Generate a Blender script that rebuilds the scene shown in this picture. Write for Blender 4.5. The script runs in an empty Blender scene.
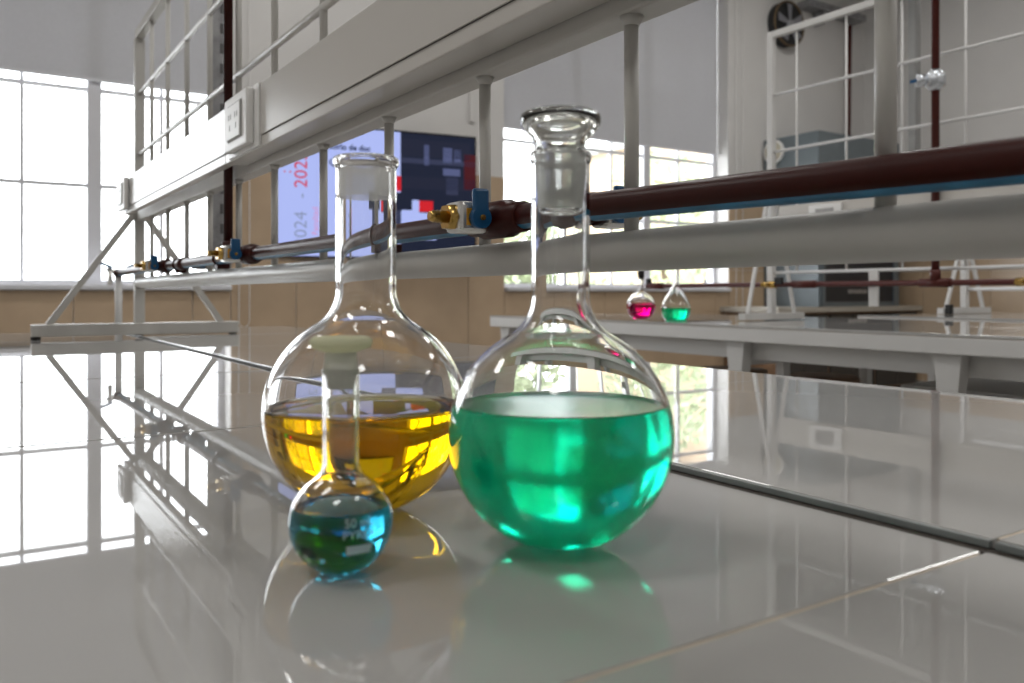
import bpy, bmesh, math, random
from mathutils import Vector, Matrix
random.seed(7)
S = bpy.context.scene
COL = S.collection
# ------------------------------------------------------------------ camera
F = 838.0                                   # focal length in pixels for a 1024 px wide frame
YAW = math.atan(547.0 / F)                  # view axis turned right of the bench direction (+Y)
K = 1.2                                     # far wall distance factor (wall at 5.8 m)
CZ = 1.044                                  # eye height above the floor, 14 cm over the bench
cam = bpy.data.cameras.new('camera')
cam.sensor_width = 22.3
cam.lens = F / 1024 * 22.3
cam.shift_y = -47.5 / 1024               # level camera, frame shifted down: verticals stay vertical
cam.clip_start = 0.01
cam.dof.use_dof = True
cam.dof.focus_distance = 0.85
cam.dof.aperture_fstop = 5.0
camo = bpy.data.objects.new('camera', cam)
COL.objects.link(camo)
camo.location = (0, 0, CZ)
camo.rotation_euler = (math.pi / 2, 0, -YAW)
S.camera = camo
# ------------------------------------------------------------------ world, light, exposure
w = bpy.data.worlds.new('world'); S.world = w; w.use_nodes = True
bg = w.node_tree.nodes['Background']
bg.inputs[0].default_value = (0.93, 0.97, 1.0, 1)
bg.inputs[1].default_value = 7.5
S.view_settings.view_transform = 'Standard'
S.view_settings.look = 'None'
S.view_settings.gamma = 1
S.view_settings.use_curve_mapping = False
S.view_settings.exposure = 0.15
try:
    S.cycles.max_bounces = 24
    S.cycles.volume_bounces = 6
    S.cycles.transmission_bounces = 24
    S.cycles.transparent_max_bounces = 24
    S.cycles.caustics_refractive = True
except Exception:
    pass

def area(name, loc, rot, sx, sy, power, color=(1, 1, 1), portal=False):
    l = bpy.data.lights.new(name, 'AREA'); l.shape = 'RECTANGLE'
    l.size = sx; l.size_y = sy; l.energy = power; l.color = color
    if portal: l.cycles.is_portal = True
    o = bpy.data.objects.new(name, l); COL.objects.link(o)
    o.location = loc; o.rotation_euler = rot
    return o
R90 = math.pi / 2
area('portal_window_1', (0.25 * K, 5.0 * K + .12, CZ + 0.6 * K), (-R90, 0, 0), 2.0 * K, 1.06 * K, 1, portal=True)
area('portal_window_2', (4.2 * K, 5.0 * K + .12, CZ + 0.6 * K), (-R90, 0, 0), 2.2 * K, 1.06 * K, 1, portal=True)
# added fill lights under the ceiling, standing for no known fixtures
for lx in (-1.4, 2.2, 6.0):
    for ly in (-1.6, 1.2, 4.0):
        area('ceiling_fill', (lx, ly, 4.495), (0, 0, 0), 1.2, 0.6, 24, (1, 0.985, 0.96))

def tz(Z): return CZ + Z
cY, sY = math.cos(YAW), math.sin(YAW)
def on_y(px, py, Y):
    """point on the plane Y=const seen at a pixel of the photograph"""
    t = px + 35.0
    X = t * cY * cY * Y / (F - t * cY * sY)
    D = X * sY + Y * cY
    return Vector((X, Y, CZ + (294.0 - py) * D / F))
def on_x(px, py, X):
    t = px + 35.0
    D = F * X / (cY * t)
    return Vector((X, (D - X * sY) / cY, CZ + (294.0 - py) * D / F))

# ------------------------------------------------------------------ materials
MATS = {}
def mat(name, color, rough=0.5, metal=0.0, spec=0.5, var=0.0, vscale=8.0, bump=0.0, bscale=40.0, emit=None, estr=0.0, coat=0.0):
    if name in MATS: return MATS[name]
    m = bpy.data.materials.new(name); m.use_nodes = True
    nt = m.node_tree; b = nt.nodes['Principled BSDF']
    b.inputs['Roughness'].default_value = rough
    b.inputs['Metallic'].default_value = metal
    b.inputs['Specular IOR Level'].default_value = spec
    b.inputs['Coat Weight'].default_value = coat
    c = (*color, 1)
    tc = nt.nodes.new('ShaderNodeTexCoord')
    if var > 0:
        n = nt.nodes.new('ShaderNodeTexNoise'); n.inputs['Scale'].default_value = vscale; n.inputs['Detail'].default_value = 5
        nt.links.new(tc.outputs['Object'], n.inputs['Vector'])
        r = nt.nodes.new('ShaderNodeValToRGB')
        r.color_ramp.elements[0].position = 0.3; r.color_ramp.elements[1].position = 0.7
        r.color_ramp.elements[0].color = (*[x * (1 - var) for x in color], 1)
        r.color_ramp.elements[1].color = (*[min(1, x * (1 + var)) for x in color], 1)
        nt.links.new(n.outputs['Fac'], r.inputs[0]); nt.links.new(r.outputs[0], b.inputs['Base Color'])
    else:
        b.inputs['Base Color'].default_value = c
    if bump > 0:
        n2 = nt.nodes.new('ShaderNodeTexNoise'); n2.inputs['Scale'].default_value = bscale; n2.inputs['Detail'].default_value = 3
        nt.links.new(tc.outputs['Object'], n2.inputs['Vector'])
        bp = nt.nodes.new('ShaderNodeBump'); bp.inputs['Strength'].default_value = bump; bp.inputs['Distance'].default_value = 0.01
        nt.links.new(n2.outputs['Fac'], bp.inputs['Height']); nt.links.new(bp.outputs[0], b.inputs['Normal'])
    if emit:
        b.inputs['Emission Color'].default_value = (*emit, 1); b.inputs['Emission Strength'].default_value = estr
    MATS[name] = m
    return m
def glass_mat(name, ior=1.47, rough=0.0, color=(1, 1, 1), absorb=None, density=0.0, turbid=None, tdens=0.0):
    m = bpy.data.materials.new(name); m.use_nodes = True
    nt = m.node_tree; nt.nodes.clear()
    o = nt.nodes.new('ShaderNodeOutputMaterial'); g = nt.nodes.new('ShaderNodeBsdfGlass')
    g.inputs['IOR'].default_value = ior; g.inputs['Roughness'].default_value = rough; g.inputs['Color'].default_value = (*color, 1)
    nt.links.new(g.outputs[0], o.inputs['Surface'])
    if absorb:
        v = nt.nodes.new('ShaderNodeVolumeAbsorption'); v.inputs['Color'].default_value = (*absorb, 1); v.inputs['Density'].default_value = density
        if turbid:
            sc = nt.nodes.new('ShaderNodeVolumeScatter'); sc.inputs['Color'].default_value = (*turbid, 1); sc.inputs['Density'].default_value = tdens
            sc.inputs['Anisotropy'].default_value = 0.5
            ad = nt.nodes.new('ShaderNodeAddShader')
            nt.links.new(v.outputs[0], ad.inputs[0]); nt.links.new(sc.outputs[0], ad.inputs[1]); nt.links.new(ad.outputs[0], o.inputs['Volume'])
        else:
            nt.links.new(v.outputs[0], o.inputs['Volume'])
        # index of refraction per face: against the flask wall it is the ratio liquid to glass, on the free surface liquid to air
        at = nt.nodes.new('ShaderNodeAttribute'); at.attribute_name = 'ior'
        nt.links.new(at.outputs['Fac'], g.inputs['IOR'])
    MATS[name] = m
    return m
def pane_mat():
    m = bpy.data.materials.new('window_glass'); m.use_nodes = True
    nt = m.node_tree; nt.nodes.clear()
    o = nt.nodes.new('ShaderNodeOutputMaterial'); t = nt.nodes.new('ShaderNodeBsdfTransparent'); g = nt.nodes.new('ShaderNodeBsdfGlossy')
    g.inputs['Roughness'].default_value = 0.02
    mx = nt.nodes.new('ShaderNodeMixShader'); mx.inputs[0].default_value = 0.07
    nt.links.new(t.outputs[0], mx.inputs[1]); nt.links.new(g.outputs[0], mx.inputs[2]); nt.links.new(mx.outputs[0], o.inputs['Surface'])
    return m
def blind_mat():
    m = bpy.data.materials.new('blind_fabric'); m.use_nodes = True
    nt = m.node_tree; nt.nodes.clear()
    o = nt.nodes.new('ShaderNodeOutputMaterial'); d = nt.nodes.new('ShaderNodeBsdfDiffuse'); t = nt.nodes.new('ShaderNodeBsdfTranslucent')
    tc = nt.nodes.new('ShaderNodeTexCoord'); wv = nt.nodes.new('ShaderNodeTexNoise'); wv.inputs['Scale'].default_value = 60
    nt.links.new(tc.outputs['Object'], wv.inputs['Vector'])
    r = nt.nodes.new('ShaderNodeValToRGB'); r.color_ramp.elements[0].color = (0.57, 0.57, 0.59, 1); r.color_ramp.elements[1].color = (0.63, 0.63, 0.65, 1)
    nt.links.new(wv.outputs['Fac'], r.inputs[0]); nt.links.new(r.outputs[0], d.inputs['Color'])
    t.inputs['Color'].default_value = (0.5, 0.5, 0.53, 1)
    mx = nt.nodes.new('ShaderNodeMixShader'); mx.inputs[0].default_value = 0.15
    nt.links.new(d.outputs[0], mx.inputs[1]); nt.links.new(t.outputs[0], mx.inputs[2]); nt.links.new(mx.outputs[0], o.inputs['Surface'])
    return m

def frost_mat(name='ground_glass', fac=.45, color=(.95, .95, .92)):
    m = bpy.data.materials.new(name); m.use_nodes = True
    nt = m.node_tree; nt.nodes.clear()
    o = nt.nodes.new('ShaderNodeOutputMaterial')
    t = nt.nodes.new('ShaderNodeBsdfTransparent'); l = nt.nodes.new('ShaderNodeBsdfTranslucent'); d = nt.nodes.new('ShaderNodeBsdfDiffuse')
    for q in (l, d): q.inputs['Color'].default_value = (*color, 1)
    a = nt.nodes.new('ShaderNodeMixShader'); a.inputs[0].default_value = .5
    b = nt.nodes.new('ShaderNodeMixShader'); b.inputs[0].default_value = fac
    nt.links.new(l.outputs[0], a.inputs[1]); nt.links.new(d.outputs[0], a.inputs[2])
    nt.links.new(t.outputs[0], b.inputs[1]); nt.links.new(a.outputs[0], b.inputs[2]); nt.links.new(b.outputs[0], o.inputs['Surface'])
    return m
M_WALL = mat('white_wall_paint', (0.64, 0.625, 0.61), 0.6, var=0.03, vscale=2)
M_CEIL = mat('ceiling_paint', (0.72, 0.71, 0.69), 0.8)
M_FLOOR = mat('floor_terrazzo', (0.30, 0.29, 0.27), 0.35, var=0.15, vscale=60)
M_TILE = mat('beige_wall_tile', (0.50, 0.37, 0.25), 0.25, var=0.08, vscale=3, bump=0.03)
M_GROUT = mat('tile_grout', (0.40, 0.30, 0.21), 0.8)
M_TOP = mat('white_porcelain_tile', (0.43, 0.42, 0.405), 0.014, var=0.02, vscale=2, bump=0.006, bscale=4, spec=0.7)
M_BGROUT = mat('bench_grout', (0.50, 0.42, 0.33), 0.7, var=0.2, vscale=20)
M_TEDGE = mat('tile_edge_trim', (0.20, 0.215, 0.21), 0.4, var=0.15, vscale=30)
M_GAP = mat('seam_gap_shade', (0.030, 0.022, 0.015), 0.7)  # near-black colour holds the shade of the open bench gap
M_WMET = mat('white_painted_steel', (0.50, 0.485, 0.455), 0.38, var=0.04, vscale=14, bump=0.05, bscale=60)
M_WMET2 = mat('white_painted_steel_bright', (0.64, 0.63, 0.615), 0.35)
M_BOX = mat('wireway_enamel', (0.56, 0.535, 0.50), 0.24)
M_BOXL = mat('wireway_gap', (0.08, 0.07, 0.06), 0.7)
M_PLATE = mat('outlet_plastic', (0.80, 0.79, 0.77), 0.35)
M_SLOT = mat('outlet_slot', (0.35, 0.34, 0.33), 0.5)
M_BROWN = mat('brown_pipe_plastic', (0.034, 0.0045, 0.0025), 0.36, spec=0.18, var=0.12, vscale=10)
M_BLUE = mat('blue_pipe_stripe', (0.015, 0.16, 0.30), 0.3, var=0.35, vscale=25)
M_HANDLE = mat('blue_handle_plastic', (0.005, 0.075, 0.19), 0.3)
M_BRASS = mat('brass', (0.55, 0.36, 0.11), 0.25, metal=1.0)
M_CHROME = mat('valve_nickel', (0.72, 0.71, 0.68), 0.22, metal=0.75)
M_YELLOW = mat('yellow_band', (0.55, 0.27, 0.02), 0.4)
M_GALV = mat('galvanised_steel', (0.33, 0.33, 0.34), 0.45, metal=0.6, var=0.25, vscale=30)
M_DARK = mat('dark_rubber', (0.015, 0.015, 0.016), 0.6)
M_SILVER = mat('silver_joint', (0.65, 0.68, 0.72), 0.25, metal=0.8, var=0.3, vscale=60)
M_HOOD = mat('hood_grey_enamel', (0.13, 0.155, 0.17), 0.4, var=0.05)
M_HOODD = mat('hood_dark_opening', (0.018, 0.022, 0.03), 0.3)
M_WOOD = mat('stool_wood', (0.24, 0.14, 0.08), 0.5, var=0.25, vscale=12)
M_FRAME = mat('window_frame_paint', (0.66, 0.66, 0.69), 0.4)
M_BEZEL = mat('tv_bezel', (0.008, 0.008, 0.009), 0.25)
M_CORD = mat('cord_white', (0.75, 0.74, 0.72), 0.5)
M_GLASS = glass_mat('flask_glass', 1.47)
M_FROST = frost_mat('ground_glass', .68)
M_STOP = glass_mat('stopper_glass', 1.47, 0.05, (0.985, 0.99, 0.98))
M_OLIVE = frost_mat('olive_stopper_plastic', .95, (.76, .76, .58))
M_LGREEN = glass_mat('green_solution', 1.335, 0.28, absorb=(0.0, 0.985, 0.895), density=90, turbid=(0.0, 1.0, 0.65), tdens=6)
M_LYEL = glass_mat('yellow_solution', 1.335, 0, absorb=(0.975, 0.895, 0.0), density=70)
M_LBLUE = glass_mat('blue_solution', 1.335, 0, absorb=(0.0, 0.74, 0.86), density=85)
M_LMAG = glass_mat('magenta_solution', 1.335, 0, absorb=(0.93, 0.0, 0.72), density=70)
M_PANE = pane_mat()
M_BLIND = blind_mat()
M_LEAF = mat('leaf_green', (0.42, 0.48, 0.30), 0.6, var=0.3, vscale=3)
M_BARK = mat('bark', (0.16, 0.11, 0.07), 0.8, var=0.2)
M_GROUND = mat('outside_paving', (0.40, 0.40, 0.37), 0.8, var=0.1)
M_ETCH = frost_mat('white_etched_print', .95)

# ------------------------------------------------------------------ mesh helpers
class MB:
    def __init__(s): s.v = []; s.f = []; s.mi = []; s.sm = []
    def add(s, vs, fs, mi=0, smooth=False):
        o = len(s.v); s.v += [tuple(v) for v in vs]
        for f in fs: s.f.append([i + o for i in f]); s.mi.append(mi); s.sm.append(smooth)
    def box(s, x0, x1, y0, y1, z0, z1, mi=0, bev=0.0):
        if bev <= 0:
            vs = [(x, y, z) for z in (z0, z1) for y in (y0, y1) for x in (x0, x1)]
            s.add(vs, [(0, 2, 3, 1), (4, 5, 7, 6), (0, 1, 5, 4), (2, 6, 7, 3), (0, 4, 6, 2), (1, 3, 7, 5)], mi); return s
        bm = bmesh.new()
        bmesh.ops.create_cube(bm, size=1)
        for v in bm.verts:
            v.co = Vector(((x0 + x1) / 2 + v.co.x * (x1 - x0), (y0 + y1) / 2 + v.co.y * (y1 - y0), (z0 + z1) / 2 + v.co.z * (z1 - z0)))
        bmesh.ops.bevel(bm, geom=bm.edges[:], offset=bev, segments=2, affect='EDGES', profile=0.5)
        bm.verts.index_update()
        s.add([v.co for v in bm.verts], [[v.index for v in f.verts] for f in bm.faces], mi); bm.free(); return s
    def bar(s, a, b, wx, wy, mi=0):
        """rectangular bar from a to b"""
        a = Vector(a); b = Vector(b); d = (b - a).normalized()
        up = Vector((0, 0, 1)) if abs(d.z) < 0.9 else Vector((0, 1, 0))
        p = d.cross(up).normalized(); q = p.cross(d).normalized()
        vs = [c + p * wx / 2 * i + q * wy / 2 * j for c in (a, b) for i, j in ((-1, -1), (1, -1), (1, 1), (-1, 1))]
        s.add(vs, [(3, 2, 1, 0), (4, 5, 6, 7), (0, 1, 5, 4), (1, 2, 6, 5), (2, 3, 7, 6), (3, 0, 4, 7)], mi); return s
    def tube(s, pts, r, n=14, mi=0, cap=True, stripe=None):
        pts = [Vector(p) for p in pts]; rs = r if isinstance(r, (list, tuple)) else [r] * len(pts)
        rings = []
        for i, p in enumerate(pts):
            d = (pts[min(i + 1, len(pts) - 1)] - pts[max(i - 1, 0)]).normalized()
            up = Vector((0, 0, 1)) if abs(d.z) < 0.95 else Vector((0, 1, 0))
            a = d.cross(up).normalized(); b = a.cross(d).normalized()
            rings.append([p + (a * math.cos(2 * math.pi * k / n) + b * math.sin(2 * math.pi * k / n)) * rs[i] for k in range(n)])
        vs = [v for rg in rings for v in rg]
        for i in range(len(pts) - 1):
            for k in range(n):
                m_ = mi
                if stripe:
                    ang = (k + 0.5) / n * 360
                    if stripe[0] <= ang <= stripe[1]: m_ = stripe[2]
                s.add([], [], 0)
        o = len(s.v); s.v += [tuple(v) for v in vs]
        for i in range(len(pts) - 1):
            for k in range(n):
                m_ = mi
                if stripe:
                    ang = (k + 0.5) / n * 360
                    if stripe[0] <= ang <= stripe[1]: m_ = stripe[2]
                s.f.append([o + i * n + k, o + i * n + (k + 1) % n, o + (i + 1) * n + (k + 1) % n, o + (i + 1) * n + k]); s.mi.append(m_); s.sm.append(True)
        if cap:
            s.f.append([o + k for k in reversed(range(n))]); s.mi.append(mi); s.sm.append(False)
            e = o + (len(pts) - 1) * n
            s.f.append([e + k for k in range(n)]); s.mi.append(mi); s.sm.append(False)
        return s
    def lathe(s, prof, n=64, c=(0, 0, 0), mi=0, closed=False):
        """prof: list of (r, z); r=0 makes a pole. closed joins last to first"""
        o = len(s.v); idx = []
        for r, z in prof:
            if r <= 1e-7:
                idx.append([len(s.v)] * n); s.v.append((c[0], c[1], c[2] + z))
            else:
                st = len(s.v); idx.append([st + k for k in range(n)])
                for k in range(n):
                    a = 2 * math.pi * k / n; s.v.append((c[0] + r * math.cos(a), c[1] + r * math.sin(a), c[2] + z))
        L = len(prof)
        for i in range(L if closed else L - 1):
            A, B = idx[i], idx[(i + 1) % L]
            for k in range(n):
                q = [A[k], A[(k + 1) % n], B[(k + 1) % n], B[k]]
                u = []
                for x in q:
                    if x not in u: u.append(x)
                if len(u) > 2: s.f.append(u); s.mi.append(mi); s.sm.append(True)
        return s
    def build(s, name, mats, parent=None, fix=False):
        me = bpy.data.meshes.new(name); me.from_pydata(s.v, [], s.f)
        for m in (mats if isinstance(mats, (list, tuple)) else [mats]): me.materials.append(m)
        me.polygons.foreach_set('material_index', s.mi); me.polygons.foreach_set('use_smooth', s.sm)
        me.update()
        if fix:
            bm = bmesh.new(); bm.from_mesh(me); bmesh.ops.recalc_face_normals(bm, faces=bm.faces[:]); bm.to_mesh(me); bm.free()
        o = bpy.data.objects.new(name, me); COL.objects.link(o)
        if parent is not None: put(o, parent)
        return o
def put(o, parent):
    """parent keeping world placement (parents are never rotated before their parts are added)"""
    o.parent = parent
    o.matrix_parent_inverse = Matrix.Translation(parent_world(parent)).inverted()
def parent_world(p):
    v = Vector(p.location)
    return v
def thing(name, label, cat, loc=(0, 0, 0), group=None):
    o = bpy.data.objects.new(name, None); COL.objects.link(o); o.location = loc; o.empty_display_size = 0.05
    o['label'] = label; o['category'] = cat
    if group: o['group'] = group
    return o
def tag(o, label, cat, group=None):
    o['label'] = label; o['category'] = cat
    if group: o['group'] = group
    return o
def struct(o, label=None):
    o['kind'] = 'structure'
    if label: o['label'] = label
    return o
def sub(o, part):
    """make o a sub-part of the mesh object part (which sits at its thing's frame with identity rotation)"""
    o.parent = part
    o.matrix_parent_inverse = Matrix.Identity(4) if part.parent is None else part.matrix_parent_inverse.copy().inverted() @ Matrix.Identity(4)
    # world = parentThing.T * inv(T) * ... = identity, so identity is right for meshes stored in world coordinates
    o.matrix_parent_inverse = Matrix.Identity(4)
    return o
def text_mesh(body, size, bold=0.0):
    cu = bpy.data.curves.new('txt', 'FONT'); cu.body = body; cu.size = size; cu.align_x = 'LEFT'; cu.offset = bold
    cu.resolution_u = 3
    to = bpy.data.objects.new('txt', cu); COL.objects.link(to)
    dg = bpy.context.evaluated_depsgraph_get(); dg.update()
    me = bpy.data.meshes.new_from_object(to.evaluated_get(dg))
    bpy.data.objects.remove(to); bpy.data.curves.remove(cu)
    return me

# ------------------------------------------------------------------ room shell
XL, XR, YF, YB, ZC = -3.2, 8.6, -4.5, 4.85 * K, 4.5
YW = 5.0 * K
WIN = [(-0.77 * K, 1.26 * K), (3.10 * K, 5.31 * K)]         # far windows (X range)
WZ0, WZ1 = tz(0.045 * K), tz(2.6 * K)
floor = struct(MB().box(XL - .2, XR + .2, YF - .2, YB + .25, -0.12, 0).build('floor', M_FLOOR))
ceil = struct(MB().box(XL - .2, XR + .2, YF - .2, YB + .25, ZC, ZC + .12).build('ceiling', M_CEIL))
m = MB(); T = 0.25
xs = [XL - .2, WIN[0][0], WIN[0][1], WIN[1][0], WIN[1][1], XR + .2]
for i in (0, 2, 4): m.box(xs[i], xs[i + 1], YB, YB + T, 0, ZC)
for a, b in WIN:
    m.box(a, b, YB, YB + T, 0, WZ0); m.box(a, b, YB, YB + T, WZ1, ZC)
wall_back = struct(m.build('wall_back', M_WALL))
wall_left = struct(MB().box(XL - .2, XL, YF, YB, 0, ZC).build('wall_left', M_WALL))
wall_front = struct(MB().box(XL - .2, XR + .2, YF - .2, YF, 0, ZC).build('wall_front', M_WALL))
wall_right = struct(MB().box(XR, XR + .2, YF, YB, 0, ZC).build('wall_right', M_WALL))
struct(MB().box(XR - .012, XR, YF, YB, 0, .1).build('baseboard_right', M_WMET))

# beige wainscot tiles on the back wall, each its own piece
TOPZ = tz(0.80 * K); tw, th = 0.586 * K, 0.72
me_tile = None
def wall_tile(x0, x1, z0, z1):
    g = 0.0025
    MB().box(x0 + g, x1 - g, YB - 0.010, YB - 0.001, z0 + g, z1 - g, bev=0.0015).build('wall_tile', M_TILE, wall_back)
gx0 = 1.053 * K - 7 * tw
cols = [(gx0 + i * tw, gx0 + (i + 1) * tw) for i in range(18)]
m = MB()
for a, b in cols:
    a, b = max(a, XL), min(b, XR)
    if b - a < .05: continue
    z = TOPZ
    while z > 0.08:
        z0 = max(z - th, 0.06)
        segs = [(a, b)]
        for wa, wb in WIN:
            if z > WZ0 + .01:
                ns = []
                for s0, s1 in segs:
                    if s1 <= wa or s0 >= wb: ns.append((s0, s1)); continue
                    if s0 < wa: ns.append((s0, wa))
                    if s1 > wb: ns.append((wb, s1))
                    if z0 < WZ0 - .03:
                        wall_tile(max(s0, wa), min(s1, wb), z0, WZ0 - .03)
                segs = ns
        for s0, s1 in segs:
            if s1 - s0 > .03: wall_tile(s0, s1, z0, z)
        z = z0

# the same wainscot along the right wall, as far as the view reaches
for i in range(9):
    y1 = YB - .012 - i * tw
    z = TOPZ
    while z > 0.12:
        z0 = max(z - th, 0.11)
        MB().box(XR - .010, XR - .001, y1 - tw + .0025, y1 - .0025, z0 + .0025, z - .0025, bev=.0015).build('wall_tile', M_TILE, wall_right)
        z = z0
# windows with thick posts, thin mullions and panes
def window(n, xa, xb, posts, thin, label):
    root = bpy.data.objects.new('window_%d' % n, None); COL.objects.link(root); root['kind'] = 'structure'; root['label'] = label
    Yw = YW; posts = [p * K for p in posts]; thin = [p * K for p in thin]; zb_ = 0.075 * K
    m = MB().box(xa, xb, Yw - .02, Yw + .06, WZ0, tz(zb_)).box(xa, xb, Yw - .02, Yw + .06, WZ1 - .05, WZ1)
    m.box(xa, xa + .045, Yw - .02, Yw + .06, tz(zb_), WZ1 - .05).box(xb - .045, xb, Yw - .02, Yw + .06, tz(zb_), WZ1 - .05)
    m.build('window_frame', M_FRAME, root)
    MB().box(xa + .003, xb - .003, YB - .05, Yw - .02, WZ0 - .028, WZ0 + .004, bev=.004).build('window_sill', M_FRAME, root)
    for p in posts: MB().box(p - .042, p + .042, Yw - .025, Yw + .05, tz(zb_), WZ1 - .05).build('window_post', M_FRAME, root)
    for p in thin: MB().box(p - .011, p + .011, Yw - .01, Yw + .035, tz(zb_), WZ1 - .05).build('mullion', M_FRAME, root)
    vx = sorted([xa + .045] + [q for p in posts for q in (p - .042, p + .042)] + [q for p in thin for q in (p - .011, p + .011)] + [xb - .045])
    hz = [0.58 * K, 1.095 * K, 1.6 * K, 2.1 * K]
    zs = [zb_] + [q for h in hz for q in (h - .013, h + .013)] + [WZ1 - .05 - CZ]
    for i in range(0, len(vx), 2):
        for h in hz: MB().box(vx[i], vx[i + 1], Yw - .008, Yw + .03, tz(h - .013), tz(h + .013)).build('glazing_bar', M_FRAME, root)
        for j in range(0, len(zs), 2):
            MB().box(vx[i], vx[i + 1], Yw + .008, Yw + .012, tz(zs[j]), tz(zs[j + 1])).build('pane', M_PANE, root)
    return root
window(1, *WIN[0], [-0.095, 0.581], [-.43, 0.245, 0.92], 'overexposed white framed window at the left of the far wall')
window(2, *WIN[1], [3.82, 4.53], [3.47, 4.175, 4.885], 'white framed far window with green trees outside')

# ------------------------------------------------------------------ roller blinds
def blind(xa, xb, zb, label, cx):
    YS = YW - .045; cx = (cx[0] * K, cx[1] * K)
    t = thing('roller_blind', label, 'blind', ((xa + xb) / 2, YS, zb), 'grey roller blinds')
    MB().box(xa, xb, YS + .002, YS + .004, zb + .02, WZ1 - .04).build('blind_fabric', M_BLIND, t)
    MB().box(xa, xb, YS - .004, YS + .010, zb, zb + .02, bev=.003).build('bottom_bar', M_FRAME, t)
    MB().tube([(xa, YS - .035, WZ1 - .04), (xb, YS - .035, WZ1 - .04)], .025, 12).build('roller_tube', M_FRAME, t)
    pts = []
    zt, zl = WZ1 - .04, tz(-0.19 * K)
    x0, x1 = cx
    N = 14
    pts = [(x0, YB - .03, zt - .3 * 0)] + [(x0 + .004 * math.sin(i), YB - .03, zt + (zl + .05 - zt) * i / N) for i in range(1, N)]
    for i in range(9):
        a = math.pi + math.pi * i / 8
        pts.append(((x0 + x1) / 2 + (x1 - x0) / 2 * math.cos(a), YB - .03, zl + .05 + .05 * math.sin(a)))
    pts += [(x1, YB - .03, zl + .05 + (zt - zl - .05) * i / N) for i in range(1, N + 1)]
    MB().tube(pts, .0032, 6).build('pull_chain', M_CORD, t)
blind(WIN[0][0] + .015, WIN[0][1] - .015, tz(1.135 * K), 'grey roller blind pulled down over the bright window at far left', (1.30, 1.36))
blind(WIN[1][0] + .015, WIN[1][1] - .015, tz(1.165 * K), 'grey roller blind over the window with trees, behind the green flask', (5.38, 5.46))

# ------------------------------------------------------------------ the near double bench
BT = tz(-0.144)
YR = [-.75, -.419, .248, .915, 1.58, 2.245, 2.912, 3.60]
def bench(label, x0, x1, top, edge_side, group):
    t = thing('lab_bench', label, 'lab bench', ((x0 + x1) / 2, 1.4, 0), group)
    MB().box(x0 + .0045, x1 - .004, YR[0] + .004, YR[-1] - .004, top - .035, top - .0006).build('grout_bed', M_BGROUT, t)
    for a, b in zip(YR[:-1], YR[1:]):
        g = .0014
        o = MB().box(-(x1 - x0) / 2, (x1 - x0) / 2, -(b - a) / 2 + g, (b - a) / 2 - g, -.010, 0, bev=.0009).build('tile', M_TOP)
        o.parent = t; o.location = (0, (a + b) / 2 - 1.4, top)
        o.rotation_euler = (random.uniform(-.0011, .0011), random.uniform(-.0007, .0007), 0)
        if edge_side:
            MB().box(x0 - .0045, x0 - .0003, a + .0015, b - .0015, top - .0052, top - .0006, bev=.0006).build('edge_strip', M_TEDGE, t)
    MB().box(x0 + .002, x1 - .002, YR[0] + .002, YR[-1] - .002, top - .09, top - .035).build('bench_slab', M_WMET2, t)
    ox = x1 if edge_side else x0
    sgn = -1 if edge_side else 1
    MB().box(min(ox + sgn * .04, ox + sgn * .075), max(ox + sgn * .04, ox + sgn * .075), YR[0] + .03, YR[-1] - .03, top - .17, top - .09).build('apron_rail', M_WMET2, t)
    for yy in (-.6, .75, 2.1, 3.45):
        for xx in (x0 + .09, x1 - .09):
            MB().box(xx - .025, xx + .025, yy - .025, yy + .025, 0.0, top - .09).build('leg', M_WMET2, t)
    return t
SX = .484
bench('glossy white tiled lab bench half carrying the three near flasks', -.23, .4765, BT, False, 'lab benches')
bench('white tiled bench half beyond the dark seam, right of the near flasks', SX + .0055, 1.168, BT + .005, True, 'lab benches')
struct_gap = None
o = MB().box(.4767, .4893, YR[0], YR[-1], BT - .06, BT - .0004).build('seam_shade_strip', M_GAP)  # raised dark strip so the gap between the halves reads as shaded
tag(o, 'dark strip standing in for the shaded gap between the two bench halves', 'seam')

# ------------------------------------------------------------------ pipe rack on the near bench
RX = .485
rack = thing('pipe_rack', 'white steel pipe rack of rods and rails standing on the near bench', 'rack', (RX, 1.3, BT))
Y0, Y1 = -.45, 3.01
for yy in (Y1, Y0):
    MB().box(.172, .806, yy - .02, yy + .02, BT + .010, BT + .048, bev=.002).build('base_bar', M_WMET, rack)
    for xx in (.185, .485, .79): MB().tube([(xx, yy, BT + .0005 + (.0055 if xx > .48 else 0)), (xx, yy, BT + .010)], .014, 12).build('foot', M_DARK, rack)
    MB().box(RX - .0155, RX + .0155, yy - .0155, yy + .0155, BT + .048, tz(.846), bev=.002).build('post', M_WMET, rack)
    for s in (-1, 1):
        MB().bar((RX + s * .265, yy, BT + .046), (RX + s * .012, yy, tz(.27)), .012, .020).build('brace', M_WMET, rack)
MB().tube([(RX, Y0 + .0155, tz(.0376)), (RX, Y1 - .0155, tz(.0376))], .0178, 24).build('lower_tube', M_WMET, rack)
MB().box(.475, .507, Y0 + .0155, Y1 - .0155, tz(.241), tz(.273), bev=.003).build('cross_bar', M_WMET, rack)
for zz, hh in ((.846, .028),):
    MB().box(RX - .014, RX + .014, Y0, Y1, tz(zz), tz(zz) + hh, bev=.003).build('top_rail', M_WMET, rack)
for zz in (.463, .665):
    MB().tube([(RX, Y0 + .0155, tz(zz)), (RX, Y1 - .0155, tz(zz))], .007, 10).build('rail', M_WMET, rack)
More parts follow.
